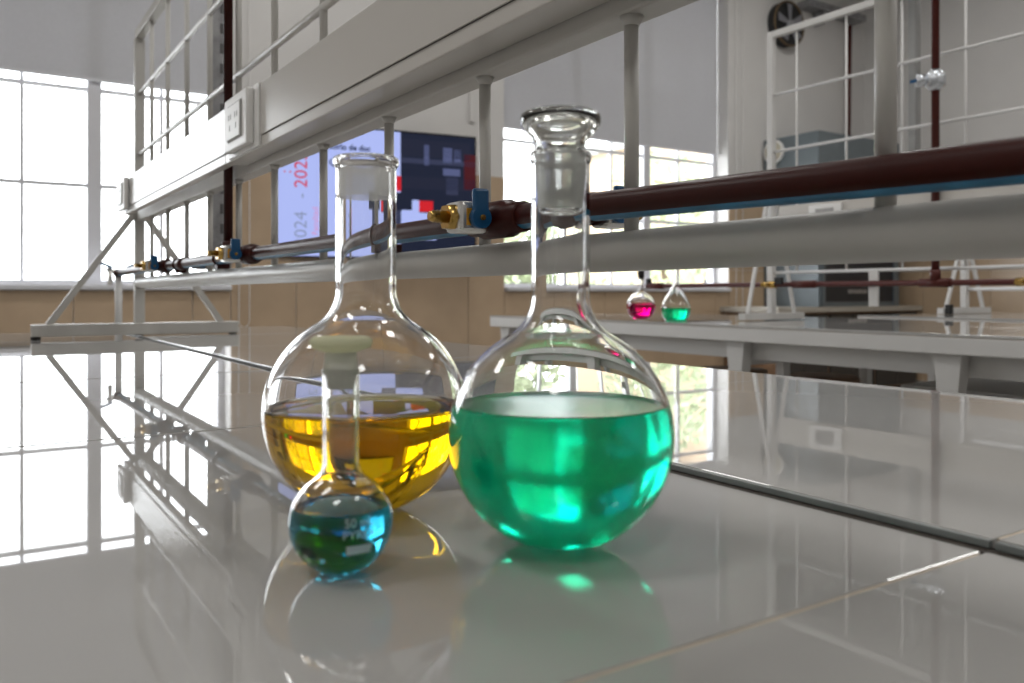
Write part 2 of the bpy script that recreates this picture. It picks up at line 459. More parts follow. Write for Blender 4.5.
for yy in (-.20, .06, .313, .553, .798, 1.05, 1.30, 1.555, 1.80, 2.05, 2.295, 2.54, 2.785):
    MB().tube([(RX, yy, tz(.0545)), (RX, yy, tz(.241))], .0066, 12).build('rod', M_WMET, rack)
    MB().tube([(RX, yy, tz(.273)), (RX, yy, tz(.846))], .0066, 12).build('upright', M_WMET, rack)
    # weld fillet under the bar
    MB().tube([(RX, yy, tz(.2325)), (RX, yy, tz(.2412))], [.0068, .0105], 12).build('weld', M_WMET, rack)

# wireway with outlets
ww = thing('wireway', 'long cream electrical wireway box running along the rack, with outlet plates', 'wireway', (.45, 1.3, tz(.257)))
MB().box(.432, .4748, Y0, 1.70, tz(.257), tz(.368), bev=.002).build('wireway_body', M_BOX, ww)
MB().box(.432, .4515, 1.702, Y1 - .02, tz(.257), tz(.368), bev=.002).build('wireway_body', M_BOX, ww)
for a, b in ((Y0 + .01, .30), (.302, 1.455), (1.665, 2.90)):
    MB().box(.4295, .4318, a, b, tz(.2765), tz(.366), bev=.0008).build('cover', M_BOX, ww)
    MB().box(.4312, .4319, a, b, tz(.2754), tz(.2764)).build('cover_gap', M_BOXL, ww)
MB().box(.4270, .4318, 1.46, 1.66, tz(.259), tz(.369), bev=.001).build('outlet_housing', M_PLATE, ww)
def outlet(yc):
    p = MB().box(.413, .4268, yc - .074, yc + .074, tz(.266), tz(.365), bev=.003).build('outlet_plate', M_PLATE, ww)
    q = MB().box(.4112, .4129, yc - .045, yc + .045, tz(.282), tz(.349), bev=.0006).build('outlet_insert', M_SLOT); sub(q, p)
    q = MB().box(.4092, .4111, yc - .042, yc + .042, tz(.285), tz(.346), bev=.0006).build('outlet_face', M_PLATE); sub(q, p)
    for dy in (-.021, .021):
        for a, b in ((-.007, .010), (.007, .010), (0, -.010)):
            q = MB().box(.4086, .4091, yc + dy + a - .0014, yc + dy + a + .0014, tz(.3155 + b - .005), tz(.3155 + b + .005)).build('socket_slot', M_SLOT); sub(q, p)
outlet(1.56)
outlet(2.91)

# gas pipe
PX, PZ, PR = .4635, tz(.0765), .0125
gp = thing('gas_pipe', 'dark red-brown gas pipe with blue stripe clipped along the near rack', 'pipe', (PX, 1.4, PZ))
def valve(parent, cx, cy, cz, s, k=1.0, labels=False):
    """ball valve branching sideways (s=-1 towards -X, +1 towards +X) from a pipe"""
    v = MB().tube([(cx + s * .010 * k, cy, cz), (cx + s * .026 * k, cy, cz)], .0135 * k, 16).build('valve_neck', M_BROWN, parent)
    b = MB().box(min(cx + s * .022 * k, cx + s * .054 * k), max(cx + s * .022 * k, cx + s * .054 * k), cy - .015 * k, cy + .015 * k, cz - .015 * k, cz + .015 * k, bev=.004 * k).build('valve_body', M_CHROME, parent)
    q = MB().box(min(cx + s * .040 * k, cx + s * .047 * k), max(cx + s * .040 * k, cx + s * .047 * k), cy - .0154 * k, cy + .0154 * k, cz - .0085 * k, cz + .0085 * k, bev=.001 * k).build('yellow_band', M_YELLOW); sub(q, b)
    q = MB().tube([(cx + s * .054 * k, cy, cz), (cx + s * .0545 * k, cy, cz), (cx + s * .062 * k, cy, cz)], [.0135 * k, .0135 * k, .0125 * k], 6).build('hex_nut', M_BRASS); sub(q, b)
    n = [(.062, .006), (.066, .0055), (.0662, .0068), (.070, .005), (.0702, .0066), (.074, .0048), (.0742, .0062), (.079, .0042)]
    q = MB().tube([(cx + s * x * k, cy, cz) for x, r in n], [r * k for x, r in n], 14).build('hose_barb', M_BRASS); sub(q, b)
    h = MB().tube([(cx + s * .034 * k, cy - .0235 * k, cz - .001 * k), (cx + s * .034 * k, cy - .0155 * k, cz - .001 * k)], .0105 * k, 16)
    h.box(cx + s * .034 * k - .0085 * k, cx + s * .034 * k + .0085 * k, cy - .023 * k, cy - .0165 * k, cz, cz + .027 * k, bev=.0025 * k)
    hh = h.build('valve_handle', M_HANDLE, parent)
    q = MB().tube([(cx + s * .034 * k, cy - .0255 * k, cz - .001 * k), (cx + s * .034 * k, cy - .0236 * k, cz - .001 * k)], .0028 * k, 10).build('handle_screw', M_BRASS); sub(q, hh)
def collar(parent, x, y, z, k=1.0, L=.05):
    MB().tube([(x, y - L, z), (x, y - L + .002, z), (x, y - L * .55, z), (x, y - L * .45, z), (x, y + L * .45, z), (x, y + L * .55, z), (x, y + L - .002, z), (x, y + L, z)],
              [.0126 * k, .0155 * k, .0160 * k, .0195 * k, .0195 * k, .0160 * k, .0155 * k, .0126 * k], 24).build('pipe_coupling', M_BROWN, parent)
def PZf(y): return tz(max(.0690, min(.0770, .0770 - .019 * (.60 - y))))
VY = [-.12, .737, 1.64, 2.455]
ends = [Y0] + VY + [3.28]
for a, b in zip(ends[:-1], ends[1:]):
    MB().tube([(PX, a + (b - a) * i / 12, PZf(a + (b - a) * i / 12)) for i in range(13)], PR, 32, stripe=(226, 300, 1)).build('pipe', [M_BROWN, M_BLUE], gp)
for y in VY:
    collar(gp, PX, y, PZf(y))
    valve(gp, PX + .002, y, PZf(y), -1, 1.04)
for y in (.61, 2.235):
    collar(gp, PX, y, PZ, .86, .035)
    valve(gp, PX + .012, y, PZ - .001, 1, .9)
for y in (.16, 1.02, 1.88, 2.3):
    MB().tube([(PX, y - .006, PZf(y)), (PX, y + .006, PZf(y))], .0152, 20).build('pipe_clip', M_BROWN, gp)
    MB().box(PX - .006, .485, y - .011, y + .011, tz(.0545), PZf(y) - .011, bev=.001).build('clip_base', M_BROWN, gp)
# end of the pipe with two small blue taps on a post
MB().tube([(PX, 3.28, PZ), (PX, 3.33, PZ)], .016, 16).build('end_cap', M_BROWN, gp)
for s in (-1, 1):
    q = MB().tube([(PX, 3.305, PZ), (PX + s * .04, 3.305, PZ + .012)], .008, 10).build('tap_spout', M_CHROME, gp)
    MB().bar((PX + s * .022, 3.29, PZ + .018), (PX + s * .06, 3.29, PZ + .034), .010, .010).build('tap_handle', M_HANDLE, gp)
MB().tube([(PX, 3.305, BT + .004), (PX, 3.305, PZ - .014)], .0125, 14).build('end_post', M_WMET2, gp)
MB().tube([(PX - .030, 3.29, PZ - .045), (PX - .030, 3.29, PZ + .005)], .008, 10).build('tap_outlet', M_CHROME, gp)
# riser going up to the ceiling behind the wireway
MB().tube([(PX - .0005, 1.80, PZ + .0115), (PX - .0005, 1.80, ZC - .001)], .0094, 18).build('riser', M_BROWN, gp)
MB().tube([(PX - .0005, 1.80, PZ + .010), (PX - .0005, 1.80, PZ + .035)], .0125, 18).build('riser_socket', M_BROWN, gp)
st = thing('support_strut', 'galvanised slotted strut rising to the ceiling beside the brown riser', 'strut', (.54, 2.1, ZC))
m = MB().box(.511, .561, 2.149, 2.152, tz(.06), ZC - .001).box(.511, .514, 2.152, 2.19, tz(.06), ZC - .001).box(.558, .561, 2.152, 2.19, tz(.06), ZC - .001)
m.build('channel', M_GALV, st)
zz = tz(.10)
while zz < ZC - .1:
    MB().box(.533, .548, 2.1480, 2.1489, zz, zz + .025).build('slot', mat('strut_slot', (.10, .10, .10), .6), st); zz += .05
    if zz > tz(1.0): break

# ------------------------------------------------------------------ flasks
def fillet_profile(R, zc, flat, rn, zn, ztop, fr, n=40):
    """outer profile of a flat-bottomed round flask: sphere radius R centre zc, neck radius rn"""
    pr = []
    a0 = math.asin(min(1, flat / R))
    pr.append((0, zc - R * math.cos(a0) + .0012)); pr.append((flat * .6, zc - R * math.cos(a0) + .0006))
    a = a0
    # fillet circle of radius fr outside, tangent to the sphere and to the neck
    cxr = rn + fr
    h = math.sqrt((R + fr) ** 2 - cxr ** 2); cz = zc + h
    at = math.atan2(h, cxr)                         # elevation of tangent point on sphere
    a_end = math.pi / 2 + at
    for i in range(n + 1):
        q = a0 + (a_end - a0) * i / n
        pr.append((R * math.sin(q), zc - R * math.cos(q)))
    # from tangent point round the fillet to the neck
    st = math.atan2(zc + R * math.sin(at) - cz, R * math.cos(at) - cxr)
    if st < 0: st += 2 * math.pi
    for i in range(1, 13):
        q = st + (math.pi - st) * i / 12
        pr.append((cxr + fr * math.cos(q), cz + fr * math.sin(q)))
    zl = pr[-1][1]
    for k in (.02, .2, .4, .6, .8, .95, .985): pr.append((rn, zl + (ztop - zl) * k))
    pr.append((rn, ztop))
    return pr
def inset(pr, d):
    """offset a lathe profile inward by d"""
    out = []
    for i, (r, z) in enumerate(pr):
        a = pr[max(i - 1, 0)]; b = pr[min(i + 1, len(pr) - 1)]
        tx, tzv = b[0] - a[0], b[1] - a[1]
        l = math.hypot(tx, tzv) or 1
        nx, nz = -tzv / l, tx / l
        if i == 0: nx, nz = 0, 1
        out.append((max(r + nx * d, 0) if r > 1e-6 else 0, z + nz * d))
    return out
def clip_below(pr, level):
    out = []
    for i, (r, z) in enumerate(pr):
        if z <= level: out.append((r, z))
        else:
            a = out[-1]; k = (level - a[1]) / (z - a[1])
            out.append((a[0] + (r - a[0]) * k, level)); break
    return out
def flask(name, label, loc, prof, wall, lip, liquid, level, group=None, cat='flask', n=72):
    t = thing(name, label, cat, loc, group)
    inn = inset(prof, wall)
    lq = clip_below(inn, level)
    # the glass: outer skin, lip, and the inner skin down to the liquid; below it glass and liquid share one interface
    above = [p for p in inn[:-1] if p[1] > level + 1e-5]
    body = prof + lip + [(inn[-1][0] + .0004, lip[-1][1] - .0001), (inn[-1][0], lip[-1][1] - .0008)] + list(reversed(above)) + [lq[-1]]
    MB().lathe(body, n, loc).build('glass_body', M_GLASS, t)
    nside = len(lq) - 1
    top = lq[-1]
    lq += [(top[0] - .0016, level - .0011), (top[0] - .004, level - .0016), (top[0] * .5, level - .0017), (0, level - .0017)]
    mb = MB().lathe(lq, n, loc)
    lo = mb.build('liquid', liquid, t)
    at = lo.data.attributes.new('ior', 'FLOAT', 'FACE')
    nf = n * nside
    at.data.foreach_set('value', [1.335 / 1.47 if i < nf else 1.335 for i in range(len(lo.data.polygons))])
    return t
def at_table(px, D, z):
    t_ = px + 35
    X = t_ * cY * D / F
    return (X, (D - X * sY) / cY, z)

SC = lambda L: [(a_ * .984, .144 + (b_ - .144) * .984) for a_, b_ in L]
G = at_table(560.5, .482, BT + .0004)
R = .0645
prof = fillet_profile(R, .0628, .029, .0169, 0, .2183, .0255)
lip = [(.0177, .2205), (.0183, .2220), (.0184, .2242), (.0178, .2260), (.0166, .2266)]
lip = SC(lip)
gf = flask('stoppered_flask', 'large stoppered round flask half full of emerald green liquid on the near bench', G, prof, .0019, lip, M_LGREEN, .0812)
stp = [(0, .1900), (.0112, .1904), (.0122, .1916), (.0126, .1930), (.0137, .205), (.0146, .217), (.0150, .2240), (.0151, .2262), (.0146, .2282), (.0144, .2296), (.0150, .2320), (.0172, .2352),
       (.0205, .2386), (.0226, .2412), (.0235, .2436), (.0236, .2456), (.0230, .2478), (.0212, .2492), (.0180, .2500), (.0100, .2503), (0, .2504)]
si = [(0, .2462), (.0100, .2461), (.0165, .2452), (.0185, .2436), (.0168, .2405), (.0125, .2345), (.0112, .2295), (.0110, .224), (.0102, .207), (.0092, .1960), (.0080, .1935), (0, .1928)]
stp = SC(stp); si = SC(si)
s_ = MB().lathe(stp, 64, G); n_out = len(s_.f); s_.lathe(list(si), 64, G)
sp = s_.build('stopper', M_STOP, gf)
# the inner shell bounds the hollow, so its normals face inwards
bm = bmesh.new(); bm.from_mesh(sp.data); bmesh.ops.recalc_face_normals(bm, faces=bm.faces[:])
bm.faces.ensure_lookup_table()
for f in bm.faces[n_out:]: f.normal_flip()
bm.to_mesh(sp.data); bm.free()
sp['label'] = 'hollow ground glass stopper with wide mushroom head'
# frosted joint band on the stopper plug
MB().lathe(SC([(.01515, .2240), (.0148, .2170), (.0139, .205), (.0128, .1930)]), 64, G).build('ground_joint', M_FROST, gf, fix=True)

Yp = at_table(366.0, .560, BT + .0004)
prof = fillet_profile(.0672, .0655, .028, .0200, 0, .2270, .026)
lip = [(.0208, .2281), (.0217, .2297), (.0221, .2317), (.0217, .2337), (.0203, .2347)]
yf = flask('round_flask', 'large open round flask half full of amber yellow liquid behind the small one', Yp, prof, .0020, lip, M_LYEL, .0695)
MB().lathe([(.01795, .2268), (.01792, .218), (.01788, .2078)], 64, Yp).build('ground_joint', M_FROST, yf, fix=True)

B = at_table(341, .435, BT + .0004)
prof = fillet_profile(.0266, .0258, .0125, .0094, 0, .1025, .010, n=28)
lip = [(.0098, .1031), (.0098, .1042), (.0090, .1046)]
bf = flask('volumetric_flask', 'small stoppered volumetric flask of blue liquid, nearest the camera', B, prof, .0013, lip, M_LBLUE, .0343, n=56)
MB().lathe([(0, .0945), (.0068, .0946), (.00855, .1046), (.0087, .1052), (.0079, .1135), (.0, .1136)], 40, B).build('stopper_plug', frost_mat('stopper_plug_white', .92, (.90, .90, .84)), bf, fix=True)
cp = MB().lathe([(0, .1137), (.0090, .1137), (.0150, .1158), (.0162, .1180), (.0160, .1200), (.0140, .1215), (.0085, .1212), (.0, .1208)], 44, B).build('stopper_cap', M_OLIVE, bf, fix=True)
cp['label'] = 'olive green disc shaped stopper cap'
# etched print on the small flask
def on_sphere(me, c, Rr, az, el, name, parent, m_):
    xs_ = [v.co.x for v in me.vertices]; ys_ = [v.co.y for v in me.vertices]
    mx, my = (min(xs_) + max(xs_)) / 2, (min(ys_) + max(ys_)) / 2
    for v in me.vertices:
        a = az + (v.co.x - mx) / Rr; e = el + (v.co.y - my) / Rr
        v.co = Vector((c[0] + Rr * math.cos(e) * math.cos(a), c[1] + Rr * math.cos(e) * math.sin(a), c[2] + Rr * math.sin(e)))
    me.materials.clear(); me.materials.append(m_)
    o = bpy.data.objects.new(name, me); COL.objects.link(o); put(o, parent); return o
cb = (B[0], B[1], B[2] + .0258)
face = math.atan2(-B[1], -B[0])
on_sphere(text_mesh('50 mL', .0062), cb, .02675, face + .36, .20, 'volume_print', bf, M_ETCH)
on_sphere(text_mesh('PYREX', .0060), cb, .02675, face + .36, -.02, 'maker_print', bf, M_ETCH)
bm = bmesh.new(); bmesh.ops.create_grid(bm, x_segments=10, y_segments=4, size=.5)
for v in bm.verts: v.co = Vector((v.co.x * .014, v.co.y * .0052, 0))
mm = bpy.data.meshes.new('patch'); bm.to_mesh(mm); bm.free()
on_sphere(mm, cb, .02675, face + .36, -.32, 'marking_patch', bf, M_ETCH)

# ------------------------------------------------------------------ second bench with its rack
T2 = tz(-0.121)
def far_bench(label, x0, x1, y0, y1, brs, group, top=T2):
    t = thing('lab_bench', label, 'lab bench', ((x0 + x1) / 2, (y0 + y1) / 2, 0), group)
    MB().box(x0, x1, y0, y1, top - .063, top - .011, bev=.004).build('bench_slab', M_WMET2, t)
    MB().box(x0 + .001, x1 - .001, y0 + .001, y1 - .001, top - .011, top - .0015).build('grout_bed', M_BGROUT, t)
    n = max(1, round((y1 - y0) / .67))
    h = (x0 + x1) / 2
    for i in range(n):
        a = y0 + (y1 - y0) * i / n; b = y0 + (y1 - y0) * (i + 1) / n
        for xa, xb in ((x0, h - .004), (h + .004, x1)):
            MB().box(xa, xb, a + .0015, b - .0015, top - .010, top, bev=.001).build('tile', M_TOP, t)
    MB().box(x0 + .09, x0 + .12, y0 + .05, y1 - .05, top - .135, top - .063).build('apron_rail', M_WMET2, t)
    MB().box(x1 - .12, x1 - .09, y0 + .05, y1 - .05, top - .135, top - .063).build('apron_rail', M_WMET2, t)
    for yb in brs:
        m = MB()
        for xx in (x0 + .035,):
            m.add([(xx, yb - .045, top - .063), (xx, yb + .045, top - .063), (xx, yb + .032, top - .19), (xx, yb - .032, top - .19),
                   (xx + .05, yb - .045, top - .063), (xx + .05, yb + .045, top - .063), (xx + .05, yb + .032, top - .19), (xx + .05, yb - .032, top - .19)],
                  [(0, 1, 2, 3), (7, 6, 5, 4), (0, 4, 5, 1), (1, 5, 6, 2), (2, 6, 7, 3), (3, 7, 4, 0)])
        m.build('bracket', M_WMET2, t)
    for yb in brs[::2]:
        MB().box(x0 + .30, x0 + .34, yb - .02, yb + .02, 0, top - .063).build('leg', M_WMET2, t)
        MB().box(x1 - .34, x1 - .30, yb - .02, yb + .02, 0, top - .063).build('leg', M_WMET2, t)
        MB().box(x0 + .07, x1 - .07, yb - .02, yb + .02, top - .16, top - .12).build('cross_member', M_WMET2, t)
    return t
far_bench('white tiled lab bench across the aisle, holding the pink and green flasks', 2.50, 3.70, -.6, 4.06, [.58, 1.43, 2.28, 3.13, 3.96], 'lab benches')
far_bench('white bench furthest right, just behind the bench with the pink flask', 4.15, 5.55, -.6, 2.85, [.4, 1.5, 2.6], 'lab benches', tz(-.118))

X2 = 3.10
r2 = thing('grille_rack', 'white wire grille rack on the bench across the aisle', 'rack', (X2, 1.3, T2))
P2 = 2.57
MB().box(2.90, 3.31, P2 - .02, P2 + .02, T2 + .004, T2 + .034, bev=.002).build('base_bar', M_WMET2, r2)
MB().box(X2 - .015, X2 + .015, P2 - .015, P2 + .015, T2 + .034, tz(1.2), bev=.002).build('post', M_WMET2, r2)
for s in (-1, 1):
    MB().bar((X2 + s * .16, P2, T2 + .034), (X2 + s * .012, P2, tz(.50)), .012, .016).build('brace', M_WMET2, r2)
MB().box(X2 - .013, X2 + .013, -.5, P2 - .015, tz(1.172), tz(1.2), bev=.002).build('top_rail', M_WMET2, r2)
for zz in (.097, .65, .91):
    MB().tube([(X2, -.5, tz(zz)), (X2, P2 - .015, tz(zz))], .007, 8).build('rail', M_WMET2, r2)
yy = 2.43
while yy > -.5:
    MB().tube([(X2, yy, tz(.097)), (X2, yy, tz(1.172))], .005, 8).build('rod', M_WMET2, r2); yy -= .2505
MB().box(3.0775, 3.0945, -.5, P2 - .06, tz(.275), tz(.395), bev=.002).build('wireway_body', M_BOX, r2)
for yc in (2.26, 1.25):
    p = MB().box(3.063, 3.0772, yc - .08, yc + .08, tz(.287), tz(.383), bev=.002).build('outlet_plate', M_PLATE, r2)
    q = MB().box(3.0615, 3.0629, yc - .045, yc + .045, tz(.305), tz(.365)).build('outlet_insert', M_SLOT); sub(q, p)
MB().box(X2 - .025, X2 - .014, 2.02, 2.06, tz(-.05), tz(.097)).build('pipe_hanger', M_WMET2, r2)

g2 = thing('gas_pipe', 'thin red-brown gas pipe low along the bench across the aisle', 'pipe', (X2, 1.5, tz(.042)))
M_BR2 = mat('red_brown_pipe', (0.075, 0.012, 0.008), 0.4, spec=0.3)
RY2 = 1.771; Z2 = tz(.042); PX2 = X2 - .040
MB().tube([(PX2, -.5, Z2), (PX2, 3.32, Z2)], .0115, 14).build('pipe', M_BR2, g2)
for y in (3.30, 2.36, RY2, 1.36):
    MB().tube([(PX2, y - .06, Z2), (PX2, y + .06, Z2)], .017, 14).build('pipe_coupling', M_BR2, g2)
for y in (2.54, 1.45):
    MB().tube([(PX2 - .015, y, Z2), (PX2 - .06, y, Z2)], .010, 10).build('hose_barb', M_BRASS, g2)
    MB().tube([(PX2, y - .03, Z2), (PX2, y + .03, Z2)], .016, 10).build('brass_union', M_BRASS, g2)
    MB().box(PX2 - .035, PX2 - .018, y - .085, y - .045, Z2 + .002, Z2 + .032, bev=.003).build('valve_handle', M_DARK, g2)
MB().box(PX2 - .012, PX2 + .012, 3.34, 3.36, Z2 + .012, Z2 + .04, bev=.003).build('valve_handle', M_DARK, g2)
MB().tube([(PX2, RY2, Z2 + .011), (PX2, RY2, ZC - .001)], .0145, 14).build('riser', M_BR2, g2)
MB().tube([(PX2, RY2, Z2 + .012), (PX2, RY2, Z2 + .05)], .019, 14).build('riser_socket', M_BR2, g2)
j = MB().tube([(PX2, RY2, tz(.765)), (PX2, RY2, tz(.785)), (PX2, RY2, tz(.825)), (PX2, RY2, tz(.845))], [.018, .036, .036, .018], 16).build('silver_joint', M_SILVER, g2)
q = MB().tube([(PX2 - .02, RY2 + .02, tz(.805)), (PX2 - .045, RY2 + .05, tz(.807))], [.022, .026], 14).build('joint_dial', M_SILVER); sub(q, j)
q = MB().box(PX2 - .052, PX2 - .0465, RY2 + .035, RY2 + .07, tz(.800), tz(.812)).build('joint_lever', M_HANDLE); sub(q, j)
s2 = thing('support_strut', 'grey strut rising to the ceiling beside the silver pipe joint', 'strut', (3.15, 1.87, ZC))
MB().box(3.13, 3.165, 1.89, 1.925, tz(.31), ZC - .001, bev=.004).build('channel', M_GALV if False else mat('strut_grey_paint', (.30, .30, .295), .45), s2)

# third rack, only its stand shows
X3 = 4.94
r3 = thing('rack_stand', 'white A-frame rack stand on the bench furthest right', 'rack', (X3, 2.68, tz(-.118)))
MB().box(4.68, 5.20, 2.66, 2.70, tz(-.116), tz(-.080), bev=.002).build('base_bar', M_WMET2, r3)
MB().box(X3 - .018, X3 + .018, 2.662, 2.698, tz(-.080), tz(.60), bev=.002).build('post', M_WMET2, r3)
for s in (-1, 1): MB().bar((X3 + s * .20, 2.68, tz(-.080)), (X3 + s * .012, 2.68, tz(.36)), .013, .02).build('brace', M_WMET2, r3)
MB().tube([(X3, .0, tz(.03)), (X3, 2.662, tz(.03))], .012, 10).build('rail', M_WMET2, r3)
MB().tube([(X3, .0, tz(.58)), (X3, 2.662, tz(.58))], .012, 10).build('rail', M_WMET2, r3)
MB().box(X3 - .25, X3 - .21, 2.63, 2.66, tz(-.116), tz(-.06), bev=.003).build('rubber_foot', M_DARK, r3)

# flasks on the second bench
Mg = at_table(641, 3.90, T2 + .0004)
prof = fillet_profile(.066, .0635, .030, .0135, 0, .196, .022, n=26)
mf = flask('round_flask', 'round flask of magenta liquid with black stopper on the bench across the aisle', Mg, prof, .002, [(.0150, .1985), (.0138, .2005)], M_LMAG, .078, 'flasks across the aisle', n=40)
MB().lathe([(0, .188), (.0112, .188), (.0118, .2006), (.0150, .2010), (.0165, .229), (.0150, .2315), (0, .2318)], 32, Mg).build('stopper', M_DARK, mf, fix=True)
Gg = at_table(676, 3.80, T2 + .0004)
pear = [(0, .0012), (.03, .0006), (.042, .0), (.0545, .012), (.062, .028), (.0655, .047), (.0645, .062), (.058, .082), (.0475, .104), (.036, .124), (.0235, .143), (.0135, .160), (.0092, .176), (.0084, .20), (.0084, .33)]
# smooth the pear with a Catmull-Rom pass
def smooth(pr, k=4):
    out = []
    for i in range(len(pr) - 1):
        p0, p1, p2, p3 = pr[max(i - 1, 0)], pr[i], pr[i + 1], pr[min(i + 2, len(pr) - 1)]
        for j_ in range(k):
            t_ = j_ / k
            out.append(tuple(.5 * ((2 * p1[a]) + (-p0[a] + p2[a]) * t_ + (2 * p0[a] - 5 * p1[a] + 4 * p2[a] - p3[a]) * t_ * t_ + (-p0[a] + 3 * p1[a] - 3 * p2[a] + p3[a]) * t_ ** 3) for a in (0, 1)))
    out.append(pr[-1]); out[0] = pr[0]
    return [(max(r, 0), z) for r, z in out]
flask('pear_flask', 'pear shaped volumetric flask of green liquid beside the magenta flask', Gg, smooth(pear), .0018, [(.0092, .3315), (.0085, .333)], M_LGREEN, .058, 'flasks across the aisle', n=40)

# ------------------------------------------------------------------ television on the far wall
tv = thing('television', 'wall mounted television showing a pale blue slide and a dark lab photo', 'television')
a8 = math.radians(8.0)
U = Vector((math.cos(a8), -math.sin(a8), 0)); Nn = Vector((-math.sin(a8), -math.cos(a8), 0)); Zv = Vector((0, 0, 1))
PR_ = on_y(476, 137, 4.66 * K)                       # top right corner of the screen
def tvray(px, py):
    """pixel to (u, v) on the screen plane, u leftwards negative from the right edge, v down negative from the top"""
    d = on_y(px, py, 4.66 * K) - Vector((0, 0, CZ))
    o = Vector((0, 0, CZ))
    k = (PR_ - o).dot(Nn) / d.dot(Nn)
    p = o + d * k - PR_
    return p.dot(U), p.z
WTV = -tvray(272, 150)[0]; HTV = .80 * K
def tvpt(u, v, dpt=0.0): return PR_ + U * u + Zv * v + Nn * dpt
def slab(u0, u1, v0, v1, d0, d1, name, m_, parent):
    mb = MB()
    vs = [tvpt(u, v, d) for d in (d0, d1) for v in (v0, v1) for u in (u0, u1)]
    mb.add(vs, [(0, 2, 3, 1), (4, 5, 7, 6), (0, 1, 5, 4), (2, 6, 7, 3), (0, 4, 6, 2), (1, 3, 7, 5)])
    return mb.build(name, m_, parent, fix=True)
tv.location = tvpt(-WTV / 2, -HTV)
bez = slab(-WTV, 0, -HTV, 0, -.035, 0, 'tv_case', M_BEZEL, tv)
for mnt in ((-WTV / 2 - .2, -WTV / 2 + .2),):
    p0 = tvpt(-WTV / 2, -HTV / 2, -.035)
    MB().box(p0.x - .2, p0.x + .2, p0.y + .03, YB - .011, p0.z - .15, p0.z + .15).build('wall_mount', M_DARK, tv)
def emat(n, c, s=1.0): return mat(n, (0.01, 0.01, 0.01), .5, spec=.1, emit=c, estr=s)
E_BG = emat('slide_blue', (.40, .47, .86), .95); E_RED = emat('screen_red', (.55, .012, .02), 1); E_GREY = emat('slide_grey_text', (.23, .27, .42)); E_PINK = emat('slide_pink_text', (.62, .25, .50))
E_INK = emat('slide_dark_text', (.02, .03, .08)); E_DK = emat('photo_dark', (.008, .012, .030)); E_MID = emat('photo_mid', (.012, .015, .034)); E_LT = emat('photo_window', (.08, .095, .20)); E_DR = emat('photo_dark_red', (.06, .006, .010))
E_GL = emat('photo_grey', (.030, .036, .075))
def rect(px0, py0, px1, py1, m_, d, name='screen_block'):
    u0, v0 = tvray(px0, (py0 + py1) / 2)[0], tvray((px0 + px1) / 2, py0)[1]
    u1, v1 = tvray(px1, (py0 + py1) / 2)[0], tvray((px0 + px1) / 2, py1)[1]
    o_ = slab(u0, u1, v1, v0, d - .0003, d, name, m_, None); sub(o_, scr); return o_
ul = tvray(400.5, 180)[0]
scr = slab(-WTV + .012, -.012, -HTV + .014, -.014, .0002, .0010, 'screen', E_DK, tv)
o = slab(-WTV + .012, ul, -HTV + .014, -.014, .0012, .0016, 'slide', E_BG, None); sub(o, scr)
for args in ((401, 160, 476, 165, E_GL), (401, 178, 476, 190, E_MID), (401, 141, 470, 158, E_MID), (424, 145, 429, 165, E_LT), (443, 148, 452, 163, E_LT), (454, 150, 461, 163, E_LT), (443, 169, 460, 176, E_LT),
             (446, 178, 458, 195, E_GL), (464, 155, 476, 190, E_DR), (412, 200, 419, 240, E_BG), (419, 201, 433, 212, E_RED), (401, 210, 412, 240, E_BG), (419, 213, 436, 240, E_BG), (436, 205, 476, 214, E_DK)):
    rect(*args[:4], args[4], .0020)
rect(396, 176, 401, 191, E_RED, .0024); rect(374, 192, 402, 210, E_DK, .0024); rect(384, 210, 401, 240, E_GL, .0022)
def tvtext(body, px, py, hpx, m_, vertical, name, bold=0):
    D_ = (tvpt(*tvray(px, py)) - Vector((0, 0, CZ))).length
    size = hpx * 1.38 * 5.1 * K / F
    me = text_mesh(body, size, bold)
    u, v = tvray(px, py)
    for vv in me.vertices:
        x, y = vv.co.x, vv.co.y
        vv.co = tvpt(u - y, v + x, .0030) if vertical else tvpt(u + x, v + y, .0030)
    me.materials.clear(); me.materials.append(m_)
    o_ = bpy.data.objects.new(name, me); COL.objects.link(o_); sub(o_, scr)
tvtext('2024', 306.5, 247, 12.5, E_GREY, True, 'slide_year_text')
tvtext('-', 306.5, 199, 12.5, E_GREY, True, 'slide_dash_text')
tvtext('2025', 307, 188.5, 13, E_RED, True, 'slide_year_text')
tvtext('la Facultad', 318, 243, 6.0, E_PINK, True, 'slide_side_text')
tvtext('Laboratorio de doc', 307, 147.0, 5.8, E_INK, False, 'slide_title_text', .002)
tvtext('Química', 329, 165, 6.0, E_INK, False, 'slide_title_text', .002)
tvtext(':', 291, 173.5, 11, E_RED, True, 'slide_logo_dots')

# ------------------------------------------------------------------ far wall fittings
tr = on_y(471, 60, YB)
o = tag(MB().box(tr.x - .02, tr.x + .02, YB - .025, YB - .0005, tz(1.15 * K), ZC - .001, bev=.002).build('cable_trunking', M_WALL), 'white cable trunking running up the wall above the television', 'trunking')
